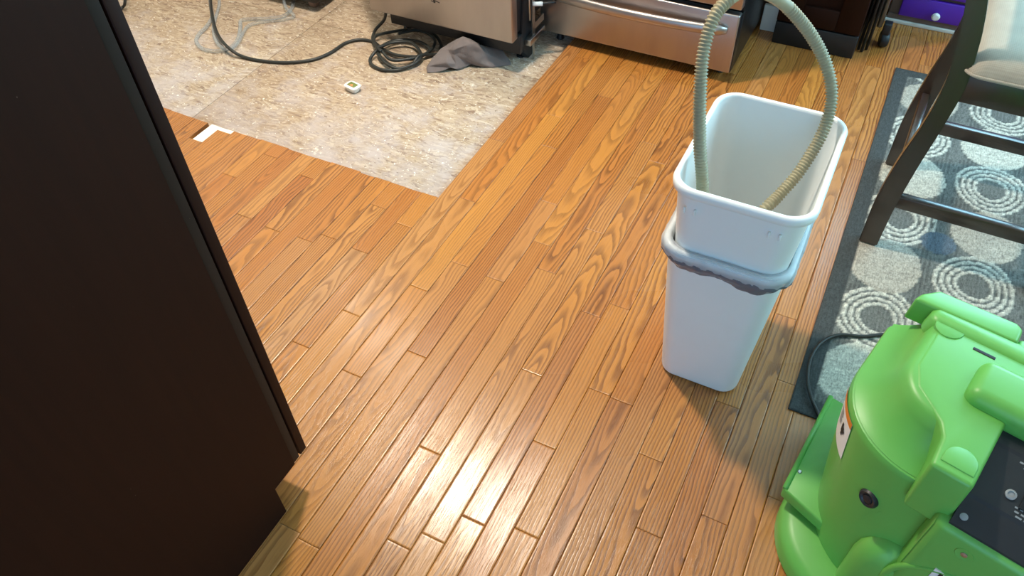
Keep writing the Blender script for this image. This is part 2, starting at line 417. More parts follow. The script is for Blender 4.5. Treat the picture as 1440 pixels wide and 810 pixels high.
for a, b in (((0.15, Y1 + .02, 0.9), (0.20, Y1 + .08, 2.1)), ((1.45, Y1 + .02, 0.9), (1.5, Y1 + .08, 2.1)), ((0.20, Y1 + .02, 0.9), (1.45, Y1 + .08, 0.95)), ((0.20, Y1 + .02, 2.05), (1.45, Y1 + .08, 2.1)), ((0.805, Y1 + .02, 0.95), (0.845, Y1 + .08, 2.05))):
    box('window_frame', a, b, 'trim', wn, 0.004)
for a, b in ((0.20, 0.805), (0.845, 1.45)): box('pane', (a, Y1 + .045, 0.95), (b, Y1 + .05, 2.05), 'glass', wn)
wn = struct(thing('window_2', 'x', 'x')); del wn['category']; wn['label'] = 'dining window in the right wall'
for a, b in (((X1 + .02, 1.85, 0.9), (X1 + .08, 1.90, 2.05)), ((X1 + .02, 3.20, 0.9), (X1 + .08, 3.25, 2.05)), ((X1 + .02, 1.90, 0.9), (X1 + .08, 3.20, 0.95)), ((X1 + .02, 1.90, 2.0), (X1 + .08, 3.20, 2.05)), ((X1 + .02, 2.53, 0.95), (X1 + .08, 2.57, 2.0))):
    box('window_frame', a, b, 'trim', wn, 0.004)
for a, b in ((1.90, 2.53), (2.57, 3.20)): box('pane', (X1 + .045, a, 0.95), (X1 + .05, b, 2.0), 'glass', wn)
dn = struct(thing('door_1', 'x', 'x')); del dn['category']; dn['label'] = 'glazed patio door in the wall behind the camera'
YD = Y0 - .08
for a, b in (((-0.7, YD, 0.02), (-0.62, YD + .06, 2.1)), ((1.42, YD, 0.02), (1.5, YD + .06, 2.1)), ((-0.62, YD, 0.02), (1.42, YD + .06, 0.10)), ((-0.62, YD, 2.02), (1.42, YD + .06, 2.1)), ((0.36, YD, 0.10), (0.44, YD + .06, 2.02))):
    box('door_frame', a, b, 'trim', dn, 0.004)
for a, b in ((-0.62, 0.36), (0.44, 1.42)): box('pane', (a, YD + .025, 0.10), (b, YD + .03, 2.02), 'glass', dn)

# subfloor sheets inside the stripped patch (each sheet its own piece, narrow open joints)
PX, PY = -1.0468, 1.487
LX, LW = -0.761, 0.05715
sx = [X0, -2.055, PX + 0.004]; sy = [PY - 0.14, 2.222, Y1]
for i in range(2):
    for j in range(2):
        box('subfloor_sheet', (sx[i] + .0015, sy[j] + .0015, -0.030), (sx[i + 1] - .0015, sy[j + 1] - .0015, -0.018), 'osb', fl, 0.0015, 1)
# white underlayment left in the notch of the board ends
un = prism('underlayment_scrap', [(-1.952, 1.380), (-1.865, 1.383), (-1.862, 1.462), (-1.80, 1.466), (-1.80, 1.492), (-1.90, 1.488), (-1.95, 1.49)], -0.018, -0.006, 'paper', fl)

# ------------------------------------------------------------------ oak strips
def plank_mesh(name, x0, x1, y0, y1, r1, r2, tint):
    g = 0.0004; a0, a1 = x0 + g, x1 - g; b0, b1 = y0 + g, y1 - g
    xc = (x0 + x1) / 2; hw = (a1 - a0) / 2
    cup = 0.00050 * (0.6 + .8 * r2); tilt = 0.00012 * (r1 - .5)
    us = (-1, -.965, -.86, -.45, 0, .45, .86, .965, 1)
    top = []
    for u in us:
        z = cup * (u * u - 1) + tilt * u
        if abs(u) == 1: z -= 0.0011
        top.append((xc + u * hw, z))
    v = []; n = len(us)
    ew = min(.004, (b1 - b0) / 4)
    for yy, dz in ((b0, -.0005), (b0 + .0011, 0), (b0 + ew, 0), (b1 - ew, 0), (b1 - .0011, 0), (b1, -.0005)): v += [(x, yy, z + dz) for x, z in top]
    f = []
    for r in (1, 2, 3, 0, 4):
        for i in range(n - 1): f.append([r * n + i, r * n + i + 1, (r + 1) * n + i + 1, (r + 1) * n + i])
    nt = 3 * (n - 1)
    b = len(v); v += [(a0, b0, -.018), (a1, b0, -.018), (a0, b1, -.018), (a1, b1, -.018)]
    f += [[0, n, 2 * n, 3 * n, 4 * n, 5 * n, b + 2, b], [n - 1, b + 1, b + 3] + [r * n - 1 for r in (6, 5, 4, 3, 2)], list(range(n))[::-1] + [b, b + 1], [5 * n + i for i in range(n)] + [b + 3, b + 2]]
    return v, f, nt
def build_planks(name, items, parent, kind=None):
    V = []; F = []; S = []; col = []; tin = []
    for (x0, x1, y0, y1, r1, r2, tint) in items:
        v, f, nt = plank_mesh(name, x0, x1, y0, y1, r1, r2, tint); o = len(V)
        V += v; F += [[i + o for i in q] for q in f]; S += [True] * nt + [False] * (len(f) - nt)
        col += [(r1, r2, (x0 + x1) / 2, (y0 + y1) / 2)] * len(v); tin += [tuple(tint) + (1,)] * len(v)
    org = Vector((0, 0, 0))
    if kind is None:
        it = items[0]; org = Vector(((it[0] + it[1]) / 2, (it[2] + it[3]) / 2, 0))
    me = bpy.data.meshes.new(name); me.from_pydata([(p[0] - org.x, p[1] - org.y, p[2]) for p in V], [], F); me.update()
    me.polygons.foreach_set('use_smooth', S)
    for nm, dat in (('plank', col), ('tint', tin)):
        at = me.attributes.new(nm, 'FLOAT_COLOR', 'POINT'); at.data.foreach_set('color', [c for q in dat for c in q])
    o = link(name, me, 'floor', parent); o.location = org
    if kind: o['kind'] = kind
    return o
JOINTS = [(496,526),(586.5,498),(608,756),(664,731),(764,625),(739,749),(405,741),(426,486),(651,373),(592,406),(697.5,393),(758,341),(660,282),(774.5,285.5),(543,294),(843,551),(913,643),(912,749),(1092,702),(510,354),(496,441),(433.5,338.5),(465,334),(382,220),(346,305),(435,250),(388,324),(915,202)]
known = {}
for p in JOINTS:
    g = G(*p); known.setdefault(round((g.x - LX) / LW - .5), []).append(g.y)
# board colours read off the floor: (pixel) -> (yellow, grey, figure)
TINTS = {(640, 340): (1.0, 0.0, .15), (790, 165): (1.0, 0.0, .2), (600, 330): (.5, .9, .3), (500, 440): (.8, .6, .3), (620, 400): (.6, .3, .4), (480, 380): (.7, .9, .5), (720, 330): (.8, .1, .9), (830, 480): (.8, 0, .2), (900, 420): (.9, 0, .8),
         (860, 600): (.35, 0, .5), (840, 660): (.1, .2, .6), (900, 700): (.5, 0, .9), (950, 640): (.4, 0, .9), (560, 600): (.6, .2, .5), (650, 640): (.6, .2, .7), (1000, 750): (.3, 0, .8), (850, 150): (.2, 0, .9), (940, 180): (.3, 0, .9), (420, 520): (1.0, .2, .2), (340, 260): (.6, 0, .8), (400, 300): (.7, .2, .9)}
tint_at = [(G(*p), t) for p, t in TINTS.items()]
RUG = (0.082, 1.30, 1.183, 2.790)
indiv = []; rest = []
k0 = math.floor((X0 - LX) / LW); k1 = math.ceil((X1 - LX) / LW)
rng = random.Random(11)
for k in range(k0, k1):
    x0 = max(X0, LX + k * LW); x1 = min(X1, LX + (k + 1) * LW)
    if x1 - x0 < .006: continue
    ymax = Y1
    if x1 < PX + .01: ymax = PY + rng.uniform(-.003, .003)
    if k == -21: ymax = 1.392
    if k == -20: ymax = 1.468
    ks = sorted(known.get(k, []))
    js = list(ks); y = Y0 + rng.uniform(.1, .8)
    while y < ymax - .12:
        if all(abs(y - q) > .34 for q in ks): js.append(y)
        y += rng.choice((.45, .7, .9, 1.1, 1.3, 1.6)) * rng.uniform(.85, 1.15)
    js = [Y0] + sorted(js) + [ymax]
    for a, b in zip(js, js[1:]):
        if b - a < .01: continue
        r1, r2 = rng.random(), rng.random(); tint = (rng.betavariate(2, 2), max(0, rng.uniform(-.5, .5)), rng.random())
        for q, t in tint_at:
            if x0 <= q.x < x1 and a <= q.y < b: tint = t
        vis = False
        for s in range(13):
            yy = a + (b - a) * s / 12; xm = (x0 + x1) / 2
            pp = proj((xm, yy, 0))
            if pp is None or not (-8 < pp[0] < 1448 and -8 < pp[1] < 818): continue
            if xm > RUG[0] + .03 and RUG[2] < yy < RUG[3]: continue
            if xm > .13 and yy < 1.2: continue
            if -1.15 < xm < -.43 and yy > 2.47: continue
            if -.40 < xm < -.02 and yy > 2.85: continue
            if xm > 0.0 and yy > 3.16: continue
            if pp[0] < 162 + .423 * pp[1] - 6 and pp[1] < 640: continue
            if xm < -.83 and yy < .5: continue
            vis = True; break
        (indiv if vis else rest).append((x0, x1, a, b, r1, r2, tint))
for it in indiv: build_planks('plank', [it], fl)
build_planks('plank_field', rest, fl, 'stuff')
print('planks', len(indiv), 'rest', len(rest))

# baseboards
struct(box('baseboard_left', (X0, Y0, -0.018), (X0 + .014, Y1, 0.09), 'trim', None, 0.003), 'white baseboard along the end wall')
struct(box('baseboard_back', (-0.428, Y1 - .014, 0.0), (X1, Y1, 0.09), 'trim', None, 0.003), 'white baseboard behind the dresser')

# ------------------------------------------------------------------ ceiling lamps
for i, (x, y, p, r) in enumerate(LAMPS):
    t = thing('recessed_ceiling_light', 'round recessed ceiling light over the ' + ('middle of the kitchen floor' if i == 0 else 'stripped subfloor patch, added as fill'), 'light', (x, y, ZC), 0, 'recessed kitchen ceiling lights')
    lathe('trim_ring', [(.115, 0.0), (.115, -.006), (.085, -.010), (.080, -.004), (.080, 0.0)], 'trim', t, 24)
    lathe('lens', [(.079, -.001), (.079, -.004), (.04, -.006), (.001, -.0065)], 'lampglow', t, 24)
    l = bpy.data.lights.new('lamp_light', 'AREA'); l.shape = 'DISK'; l.size = r * 2; l.energy = p; l.color = WARM
    lo = bpy.data.objects.new('lamp_light', l); C.objects.link(lo); lo.location = (0, 0, -.012); lo.parent = t

# ------------------------------------------------------------------ tall pantry cabinet beside the camera
PXs, PF = -0.819, 0.5206
t = thing('pantry_cabinet', 'tall espresso-brown pantry cabinet with recessed toe kick, standing on the oak floor', 'cabinet', (-1.12, 0.2, 0))
def lp(o, th):          # make world-space mesh local to thing
    o.data.transform(th.matrix_world.inverted()) if False else o.data.transform(Matrix.Translation(-th.location)); return o
def wbox(name, lo, hi, mat, th, bev=0.002, seg=2):
    return lp(box(name, lo, hi, mat, th, bev, seg), th)
# side panel with toe notch (profile in y,z extruded along x)
def yz_prism(name, pts, x0, x1, mat, th, bev=0.0):
    n = len(pts); v = [(x0, p[0], p[1]) for p in pts] + [(x1, p[0], p[1]) for p in pts]
    f = [list(range(n)), list(range(n, 2 * n))[::-1]] + [[i, (i + 1) % n, n + (i + 1) % n, n + i] for i in range(n)]
    o = mk(name, v, f, mat, th)
    if bev:
        bm = bmesh.new(); bm.from_mesh(o.data); bmesh.ops.bevel(bm, geom=list(bm.edges), offset=bev, segments=2, affect='EDGES'); bm.to_mesh(o.data); bm.free(); autosmooth(o)
    return lp(o, th)
side = [(-0.06, 0.0), (.455, 0.0), (.455, .098), (PF, .098), (PF, 2.12), (-0.06, 2.12)]
yz_prism('side_panel', side, PXs - .018, PXs, 'espresso', t)
yz_prism('side_panel', side, -1.42, -1.402, 'espresso', t)
wbox('toe_kick', (-1.402, .440, 0.0), (PXs - .018, .455, .098), 'espresso', t, 0)
wbox('cabinet_body', (-1.402, -.06, .098), (PXs - .018, PF - .002, 2.12), 'espresso', t, 0)
wbox('face_frame', (-1.418, PF, .100), (PXs - .0012, PF + .0185, 2.118), 'espresso_edge', t, .001)
for a, b in ((.100, 1.25), (1.256, 2.115)):
    d = wbox('door', (-1.416, PF + .0225, a), (PXs - .0005, PF + .0425, b), 'espresso', t, .002)
    bar = tube('handle', [(-1.37, PF + .046, a + .35), (-1.37, PF + .072, a + .36), (-1.37, PF + .072, a + .50), (-1.37, PF + .046, a + .51)], .005, 'chrome', d, 8); lp(bar, t)

# ------------------------------------------------------------------ range
t = thing('range_stove', 'stainless steel kitchen range with bowed drawer handle and black side', 'stove', (-.79, 2.78, 0))
rx0, rx1, ry = -1.157, -.428, 2.437
wbox('body', (rx0 + .004, ry + .042, .035), (rx1 - .004, 3.14, .905), 'black', t, .004)
wbox('drawer_front', (rx0, ry, .045), (rx1 - .003, ry + .034, .258), 'steel', t, .006, 3)
wbox('drawer_side_trim', (rx1 - .0028, ry + .004, .047), (rx1 - .0008, ry + .05, .256), 'black', t, .0005)
dr = wbox('oven_door', (rx0, ry, .276), (rx1 - .003, ry + .036, .80), 'steel', t, .006, 3)
wbox('oven_window', (rx0 + .13, ry - .002, .42), (rx1 - .13, ry + .004, .68), 'black', t, .001)
def bar_handle(nm, z, bow):
    v = []; f = []; n = 25; m = 12
    for i in range(n):
        s = i / (n - 1); x = rx0 + .04 + (rx1 - rx0 - .075) * s; y = ry - .010 - bow * math.sin(math.pi * s) ** .7
        sc = 1.0 if 0 < i < n - 1 else .6
        for k in range(m):
            a = 2 * math.pi * k / m; v.append((x, y + math.cos(a) * .012 * sc, z + math.sin(a) * .019 * sc))
    for i in range(n - 1):
        for k in range(m): f.append([i * m + k, i * m + (k + 1) % m, (i + 1) * m + (k + 1) % m, (i + 1) * m + k])
    f += [list(range(m))[::-1], [(n - 1) * m + k for k in range(m)]]
    return lp(mk(nm, v, f, 'steel', t, True), t)
bar_handle('drawer_handle', .205, .030); bar_handle('oven_handle', .755, .035)
wbox('control_fascia', (rx0, ry + .002, .81), (rx1 - .003, ry + .05, .90), 'steel', t, .004)
wbox('cooktop', (rx0, ry + .01, .905), (rx1, 3.14, .917), 'black', t, .003)
for i in range(5):
    x = rx0 + .1 + i * .132
    lp(lathe('knob', [(.022, 0), (.020, .018), (.016, .022), (.001, .022)], 'chrome', t, 16, aim((x, ry + .002, .855), (0, -1, 0))), t)
for x in (rx0 + .05, rx1 - .05):
    for y in (ry + .08, 3.08): lp(lathe('foot', [(.014, 0), (.016, .004), (.012, .012), (.012, .036)], 'blackp', t, 12, Matrix.Translation((x, y, 0.0 if x > PX else -.018))), t)

# ------------------------------------------------------------------ dishwasher, pulled out of its bay
DZ = -.018
t = thing('dishwasher', 'stainless steel dishwasher pulled forward onto the bare subfloor', 'dishwasher', (-1.45, 2.5, DZ))
dx0, dx1, dy = -1.752, -1.150, 2.198
d = wbox('door_panel', (dx0, dy, .113), (dx1, dy + .042, .80), 'steel', t, .005, 3)
# scribbled mark on the door
for (a, b) in (((606, 1), (612, 4)), ((612, 4), (609, 0)), ((609, 0), (618, 4))):
    pa, pb = onY(*a, dy - .001), onY(*b, dy - .001)
    lp(tube('pen_mark', [pa, pb], .0011, 'ink', t, 5), t)
wbox('kick_plate', (dx0 + .045, dy + .058, .040), (dx1 + .0, dy + .078, .112), 'blackp', t, .002)
wbox('tub', (dx0 + .02, dy + .12, .10), (dx1 - .03, dy + .56, .80), 'greywood', t, .01)
wbox('inner_door', (dx0 + .01, dy + .043, .12), (dx1 - .012, dy + .11, .79), 'blackp', t, .004)
yz_prism('corner_bracket', [(dy + .135, DZ + .002), (dy + .17, DZ + .002), (dy + .18, .11), (dy + .17, .27), (dy + .10, .27), (dy + .075, .07), (dy + .10, .03)], dx1 - .030, dx1 - .004, 'blackp', t, .002)
yz_prism('side_rail', [(dy + .135, DZ + .002), (dy + .142, DZ + .002), (dy + .15, .10), (dy + .225, .10), (dy + .225, .125), (dy + .15, .125), (dy + .145, .30), (dy + .133, .34), (dy + .125, .30)], dx1 + .012, dx1 + .016, 'chrome', t)
wbox('base_rail', (dx1 - .004, dy + .10, .055), (dx1 + .022, dy + .225, .080), 'chrome', t, .002)
wbox('side_frame', (dx1 - .02, dy + .12, .26), (dx1 + .004, dy + .16, .80), 'chrome', t, .002)
lp(tube('white_connector', [(dx1 + .015, dy + .13, .205), (dx1 + .045, dy + .15, .203)], .008, 'white', t, 10), t)
lp(tube('wire', smooth_path([(dx1 + .045, dy + .15, .203), (dx1 + .075, dy + .18, .20), (dx1 + .06, dy + .215, .18)]), .006, 'blackp', t, 8), t)
lp(tube('spring', smooth_path([(dx1 + .012, dy + .11, .30), (dx1 + .018, dy + .10, .22), (dx1 + .012, dy + .115, .15)]), .004, 'chrome', t, 6), t)
for x in (dx0 + .06, dx1 - .04):
    for y in (dy + .14, dy + .52): lp(lathe('foot', [(.016, DZ), (.016, DZ + .008), (.008, DZ + .012), (.008, .10)], 'blackp', t, 10, Matrix.Translation((x, y, 0))), t)

# ------------------------------------------------------------------ cabinet right of the range, folding cart, dresser
t = thing('base_cabinet', 'dark brown shaker base cabinet with black plinth beside the range', 'cabinet', (-.22, 3.1, 0))
cx0, cx1, cy = -.362, -.070, 2.785
wbox('plinth', (cx0, cy + .002, 0), (cx1, 3.40, .085), 'blackp', t, .003)
wbox('carcass', (cx0, cy + .020, .086), (cx1, 3.40, .88), 'espresso', t, .002)
for (a, b) in (((cx0, cy, .09), (cx0 + .085, cy + .019, .87)), ((cx1 - .085, cy, .09), (cx1, cy + .019, .87)), ((cx0 + .085, cy, .09), (cx1 - .085, cy + .019, .165)), ((cx0 + .085, cy, .79), (cx1 - .085, cy + .019, .87))):
    wbox('door_rail', a, b, 'espresso', t, .0025)
wbox('door_inset_panel', (cx0 + .083, cy + .011, .16), (cx1 - .083, cy + .0195, .80), 'espresso', t, 0)
wbox('worktop', (cx0 - .004, cy - .02, .88), (cx1, 3.42, .915), 'cream', t, .004)
o = struct(box('trim_1', (-.426, 2.86, 0), (cx0 - .002, 2.878, .10), 'trim', None, .002), 'pale filler strip between range and dark cabinet')

t = thing('folding_cart', 'folded black utility cart with silver rail and caster, beside the dark cabinet', 'cart', (0, 2.95, 0))
for i, (x, y0_, y1_) in enumerate(((-.060, 2.86, 3.09), (-.047, 2.85, 3.09), (-.034, 2.87, 3.09))):
    wbox('side_panel', (x - .004, y0_, .03), (x + .004, y1_, .86), 'blackp', t, .003)
    lp(tube('corner_tube', [(x, y0_, .004), (x, y0_, .88)], .0055, 'blackp', t, 8), t)
lp(tube('silver_rail', [(-.018, 2.90, .085), (-.018, 2.90, .90)], .009, 'chrome', t, 10), t)
wh = lathe('caster_wheel', [(.006, -.014), (.026, -.014), (.030, -.008), (.030, .008), (.026, .014), (.006, .014)], 'blackp', t, 18, aim((.012, 2.925, .030), (1, .25, 0))); lp(wh, t)
wbox('caster_fork', (-.004, 2.905, .052), (.024, 2.94, .095), 'blackp', t, .004)

t = thing('dresser', 'dresser with purple drawers, round knobs and grey-brown frame behind the chair', 'dresser', (.45, 3.3, 0))
ex0, ex1, ey = -.005, .95, 3.112
wbox('frame', (ex0, ey + .016, .012), (ex1, 3.47, .80), 'greywood', t, .004)
wbox('plinth_strip', (ex0 - .004, ey + .004, 0), (ex1, ey + .03, .014), 'trim', t, .002)
wbox('bottom_rail', (ex0, ey + .010, .014), (ex1, ey + .03, .034), 'greywood', t, .002)
for r in range(6):
    for c in range(3):
        x = ex0 + .035 + c * .305; z = .036 + r * .090
        dd = wbox('drawer', (x, ey, z), (x + .29, ey + .02, z + .077), 'purple', t, .004)
        kb = lathe('knob', [(.006, 0), (.006, .012), (.013, .016), (.015, .022), (.010, .028), (.001, .029)], 'white', dd, 16, aim((x + .128, ey, z + .030), (0, -1, 0))); lp(kb, t)

# ------------------------------------------------------------------ rug
def rug():
    x0, x1, y0, y1 = RUG; s = .0055; nx = int((x1 - x0) / s); ny = int((y1 - y0) / s)
    base = srgb(126, 128, 124); dark = srgb(60, 66, 70); ivory = srgb(232, 228, 214); sol = srgb(212, 208, 194); blue = srgb(104, 116, 128); bord = srgb(80, 84, 84); taupe = srgb(196, 188, 174)
    cells = []
    for i in range(6):
        for j in range(8):
            cx = .213 + .2235 * i + .008 * math.sin(j * 2.1 + i); cy = 1.335 + .2125 * j + (.02 if i == 1 else 0) * 1 + .006 * math.cos(i * 1.7 + j)
            ring = (i + j) % 2 == 1
            cells.append((cx, cy, .100 if ring else .094, ring, (i * 7 + j * 5) % 4))
    smalls = [(.325 + .447 * i, 1.905, .046) for i in range(3)]
    V = []; col = []
    for j in range(ny + 1):
        y = y0 + (y1 - y0) * j / ny
        for i in range(nx + 1):
            x = x0 + (x1 - x0) * i / nx; e = min(x - x0, x1 - x, y - y0, y1 - y); z = .0065
            nz = noise.noise((x * 40, y * 40, 0)); fine = noise.noise((x * 170, y * 60, 3))
            c = [base[k] * (1 + .22 * fine + .12 * nz) for k in range(3)]
            rib = math.sin(x * 2 * math.pi / .012 + 1.5 * nz)
            if rib > .55: c = [q * .62 for q in c]
            if e < .048:
                c = [bord[k] * (1 + .25 * fine) for k in range(3)]; z = .0055
                if .046 < e and math.sin((x + y) * 480) > 0: c = list(ivory[:3])
            else:
                for (cx, cy, r, ring, kk) in cells:
                    dx, dy = x - cx, (y - cy) / 1.14
                    if abs(dx) > .13 or abs(dy) > .13: continue
                    ang = math.atan2(dy, dx); d = math.hypot(dx, dy) * (1 + .03 * math.sin(3 * ang + kk))
                    if d < r:
                        if ring:
                            ph = (r - d) / .0165; fr = ph % 1.0
                            rope = math.sin(ang * (26 - 5 * int(ph)) + fr * 2.5)
                            if ph < 4.0 and fr < .60:
                                m = .88 + .16 * rope
                                c = [ivory[k] * m * (1 + .1 * fine) for k in range(3)]; z += .0022 + .001 * rope
                            elif ph >= 4.0: c = [base[k] * (.85 if rib > 0 else 1.05) for k in range(3)]
                        else:
                            q = sol if kk != 2 else taupe
                            m = 1 + .35 * noise.noise((x * 95, y * 150, kk)) + .15 * nz
                            c = [q[k] * m for k in range(3)]; z += .0013 + .0006 * fine
                for (cx, cy, r) in smalls:
                    if math.hypot((x - cx), (y - cy)) < r: c = [blue[k] * (1 + .3 * fine) for k in range(3)]; z = .0085
            if e < .006: z = .004
            V.append((x, y, z + .0004 * fine)); col.append((max(c[0], .005), max(c[1], .005), max(c[2], .005), 1))
    F = [[j * (nx + 1) + i, j * (nx + 1) + i + 1, (j + 1) * (nx + 1) + i + 1, (j + 1) * (nx + 1) + i] for j in range(ny) for i in range(nx)]
    # skirt down to the floor
    ed = [i for i in range(nx + 1)] + [j * (nx + 1) + nx for j in range(1, ny + 1)] + [ny * (nx + 1) + i for i in range(nx - 1, -1, -1)] + [j * (nx + 1) for j in range(ny - 1, 0, -1)]
    b = len(V)
    for e in ed: V.append((V[e][0], V[e][1], 0.0002)); col.append(bord)
    m = len(ed); F += [[ed[i], b + i, b + (i + 1) % m, ed[(i + 1) % m]] for i in range(m)]; F.append([b + i for i in range(m)][::-1])
    me = bpy.data.meshes.new('area_rug'); me.from_pydata(V, [], F); me.update()
    at = me.attributes.new('rugcol', 'FLOAT_COLOR', 'POINT'); at.data.foreach_set('color', [q for c in col for q in c])
    o = link('area_rug', me, 'rug', None, True)
    return tag(o, 'grey woven rug with ivory rope circles and solid ovals, under the chair', 'rug')
rug()
RZ = .0098

# ------------------------------------------------------------------ counter chair
t = thing('counter_chair', 'dark wooden counter chair with curved rear legs and grey upholstered seat, on the rug', 'chair', (.36, 2.02, RZ), math.radians(-1.5))
ch = t
def lleg(name, pts, y0, y1, parent):
    """pts: (z, x0, x1) side outline, extruded y0..y1 (local to the chair)"""
    pts = [(p[0], Vector((p[1], p[2], 0))) for p in pts]
    v = []; f = []
    zs = []
    for i in range(len(pts) - 1):
        for k in range(4): zs.append((i, k / 4))
    zs.append((len(pts) - 2, 1.0))
    for i, s in zs:
        p0 = pts[max(i - 1, 0)]; p1 = pts[i]; p2 = pts[i + 1]; p3 = pts[min(i + 2, len(pts) - 1)]
        h = lambda a, b, c, d: .5 * (2 * b + (c - a) * s + (2 * a - 5 * b + 4 * c - d) * s * s + (3 * b - a - 3 * c + d) * s ** 3)
        z = p1[0] + (p2[0] - p1[0]) * s; q = h(p0[1], p1[1], p2[1], p3[1])
        v += [(q.x, y0, z), (q.y, y0, z), (q.y, y1, z), (q.x, y1, z)]
    n = len(zs)
    for i in range(n - 1):
        for k in range(4): f.append([i * 4 + k, i * 4 + (k + 1) % 4, (i + 1) * 4 + (k + 1) % 4, (i + 1) * 4 + k])
    f += [[3, 2, 1, 0], [(n - 1) * 4 + k for k in range(4)]]
    o = mk(name, v, f, 'chairwood', parent)
    bm = bmesh.new(); bm.from_mesh(o.data); sh = [e for e in bm.edges if len(e.link_faces) == 2 and e.calc_face_angle(0) > .8]
    bmesh.ops.bevel(bm, geom=sh, offset=.0025, segments=2, affect='EDGES'); bm.to_mesh(o.data); bm.free()
    return autosmooth(o, 50)
bx, by = t.location.x, t.location.y
prof = [(0.0, .131, .179), (.15, .130, .182), (.28, .142, .192), (.41, .163, .206), (.52, .170, .214), (.60, .162, .206), (.66, .152, .196), (.74, .134, .175), (.88, .10, .14), (1.02, .068, .104)]
prof = [(z, a - bx, b - bx) for z, a, b in prof]
for y0_ in (1.812, 2.195): lleg('rear_leg', prof, y0_ - by, y0_ + .030 - by, t)
for y0_ in (1.812, 2.195): lleg('front_leg', [(0, .560 - bx, .598 - bx), (.2, .558 - bx, .600 - bx), (.55, .555 - bx, .60 - bx)], y0_ - by, y0_ + .040 - by, t)
def cbox(name, lo, hi, mat, bev=.003, seg=2): return box(name, (lo[0] - bx, lo[1] - by, lo[2]), (hi[0] - bx, hi[1] - by, hi[2]), mat, t, bev, seg)
for y in (1.816, 2.20): cbox('side_stretcher', (.165, y, .140), (.575, y + .024, .178), 'chairwood')
cbox('rear_stretcher', (.150, 1.838, .225), (.172, 2.20, .262), 'chairwood')
cbox('footrest', (.565, 1.845, .20), (.592, 2.20, .24), 'chairwood')
for y in (1.816, 2.20): cbox('apron', (.19, y, .478), (.575, y + .024, .552), 'chairwood')
cbox('apron', (.178, 1.84, .478), (.20, 2.20, .552), 'chairwood'); cbox('apron', (.57, 1.84, .478), (.594, 2.20, .552), 'chairwood')
st = loft('seat_cushion', [(.552, .205 - bx, .615 - bx, 1.80 - by, 2.245 - by, .03), (.557, .196 - bx, .622 - bx, 1.793 - by, 2.252 - by, .035), (.566, .198 - bx, .62 - bx, 1.795 - by, 2.25 - by, .035), (.585, .206 - bx, .612 - bx, 1.803 - by, 2.242 - by, .035), (.60, .225 - bx, .595 - bx, 1.825 - by, 2.22 - by, .03), (.607, .27 - bx, .55 - bx, 1.87 - by, 2.17 - by, .03)], 'seat', t, ang=80)
pip = [(p[0], p[1], .5605) for p in rrect(.196 - bx, .622 - bx, 1.793 - by, 2.252 - by, .035, 6)]
tube('seat_piping', pip + [pip[0]], .004, 'seat', st, 6)
for z, h in ((.74, .05), (.84, .05), (.94, .07)):
    x = .155 - (z - .74) * .27 - bx
    box('back_slat', (x - .008, 1.84 - by, z), (x + .008, 2.197 - by, z + h), 'chairwood', t, .003)

# ------------------------------------------------------------------ bins
def bin_(name, label, x0, x1, y0, y1, z0, h, taper, rz=0.0, group='white waste bins'):
    """outer size at the rim; z0 base height"""
    cx, cy = (x0 + x1) / 2, (y0 + y1) / 2
    t = thing(name, label, 'bin', (cx, cy, z0), rz, group)
    ax, ay = (x1 - x0) / 2 - .008, (y1 - y0) / 2 - .008
    def S(z, off, r):
        k = taper * (1 - z / h); return (z, -ax + k - off, ax - k + off, -ay + k - off, ay - k + off, r)
    w_ = .0028
    out = [S(0.0, -.012, .03), S(.002, -.006, .034), S(.008, -.001, .038), S(.014, 0, .04), S(h * .5, 0, .043), S(h - .028, 0, .046)]
    inn = [S(h - .002, -w_, .044), S(h * .5, -w_, .041), S(.016, -w_, .038), S(.008, -w_ - .004, .034), S(.006, -w_ - .012, .028)]
    loft('body', out + [S(h - .004, .0005, .046)] + inn, 'bin', t, True, True, 8, 60)
    rim = [S(h - .020, .0008, .046), S(h - .021, .006, .050), S(h - .018, .009, .052), S(h - .006, .009, .052), S(h - .001, .006, .050), S(h, .001, .047), S(h - .001, -.003, .044), S(h - .006, -.0035, .043)]
    loft('rim', rim, 'bin', t, False, False, 8, 70)
    return t, S
b1, S1 = bin_('waste_bin', 'white plastic bin standing on the oak floor with a liner folded over its rim', -.268, -.005, 1.118, 1.475, 0.0, .445, .030)
b2, S2 = bin_('waste_bin', 'white plastic bin nested inside the lined bin, with hose ends inside', -.268, .002, 1.110, 1.464, .165, .445, .034, 0.0)
# moulded clip marks under the front rim of the upper bin
for x in (-.085, .075):
    for dx in (-.010, .010):
        box('clip_tab', (x + dx - .0022, -.1715, .385), (x + dx + .0022, -.1655, .398), 'bin', b2, .001)
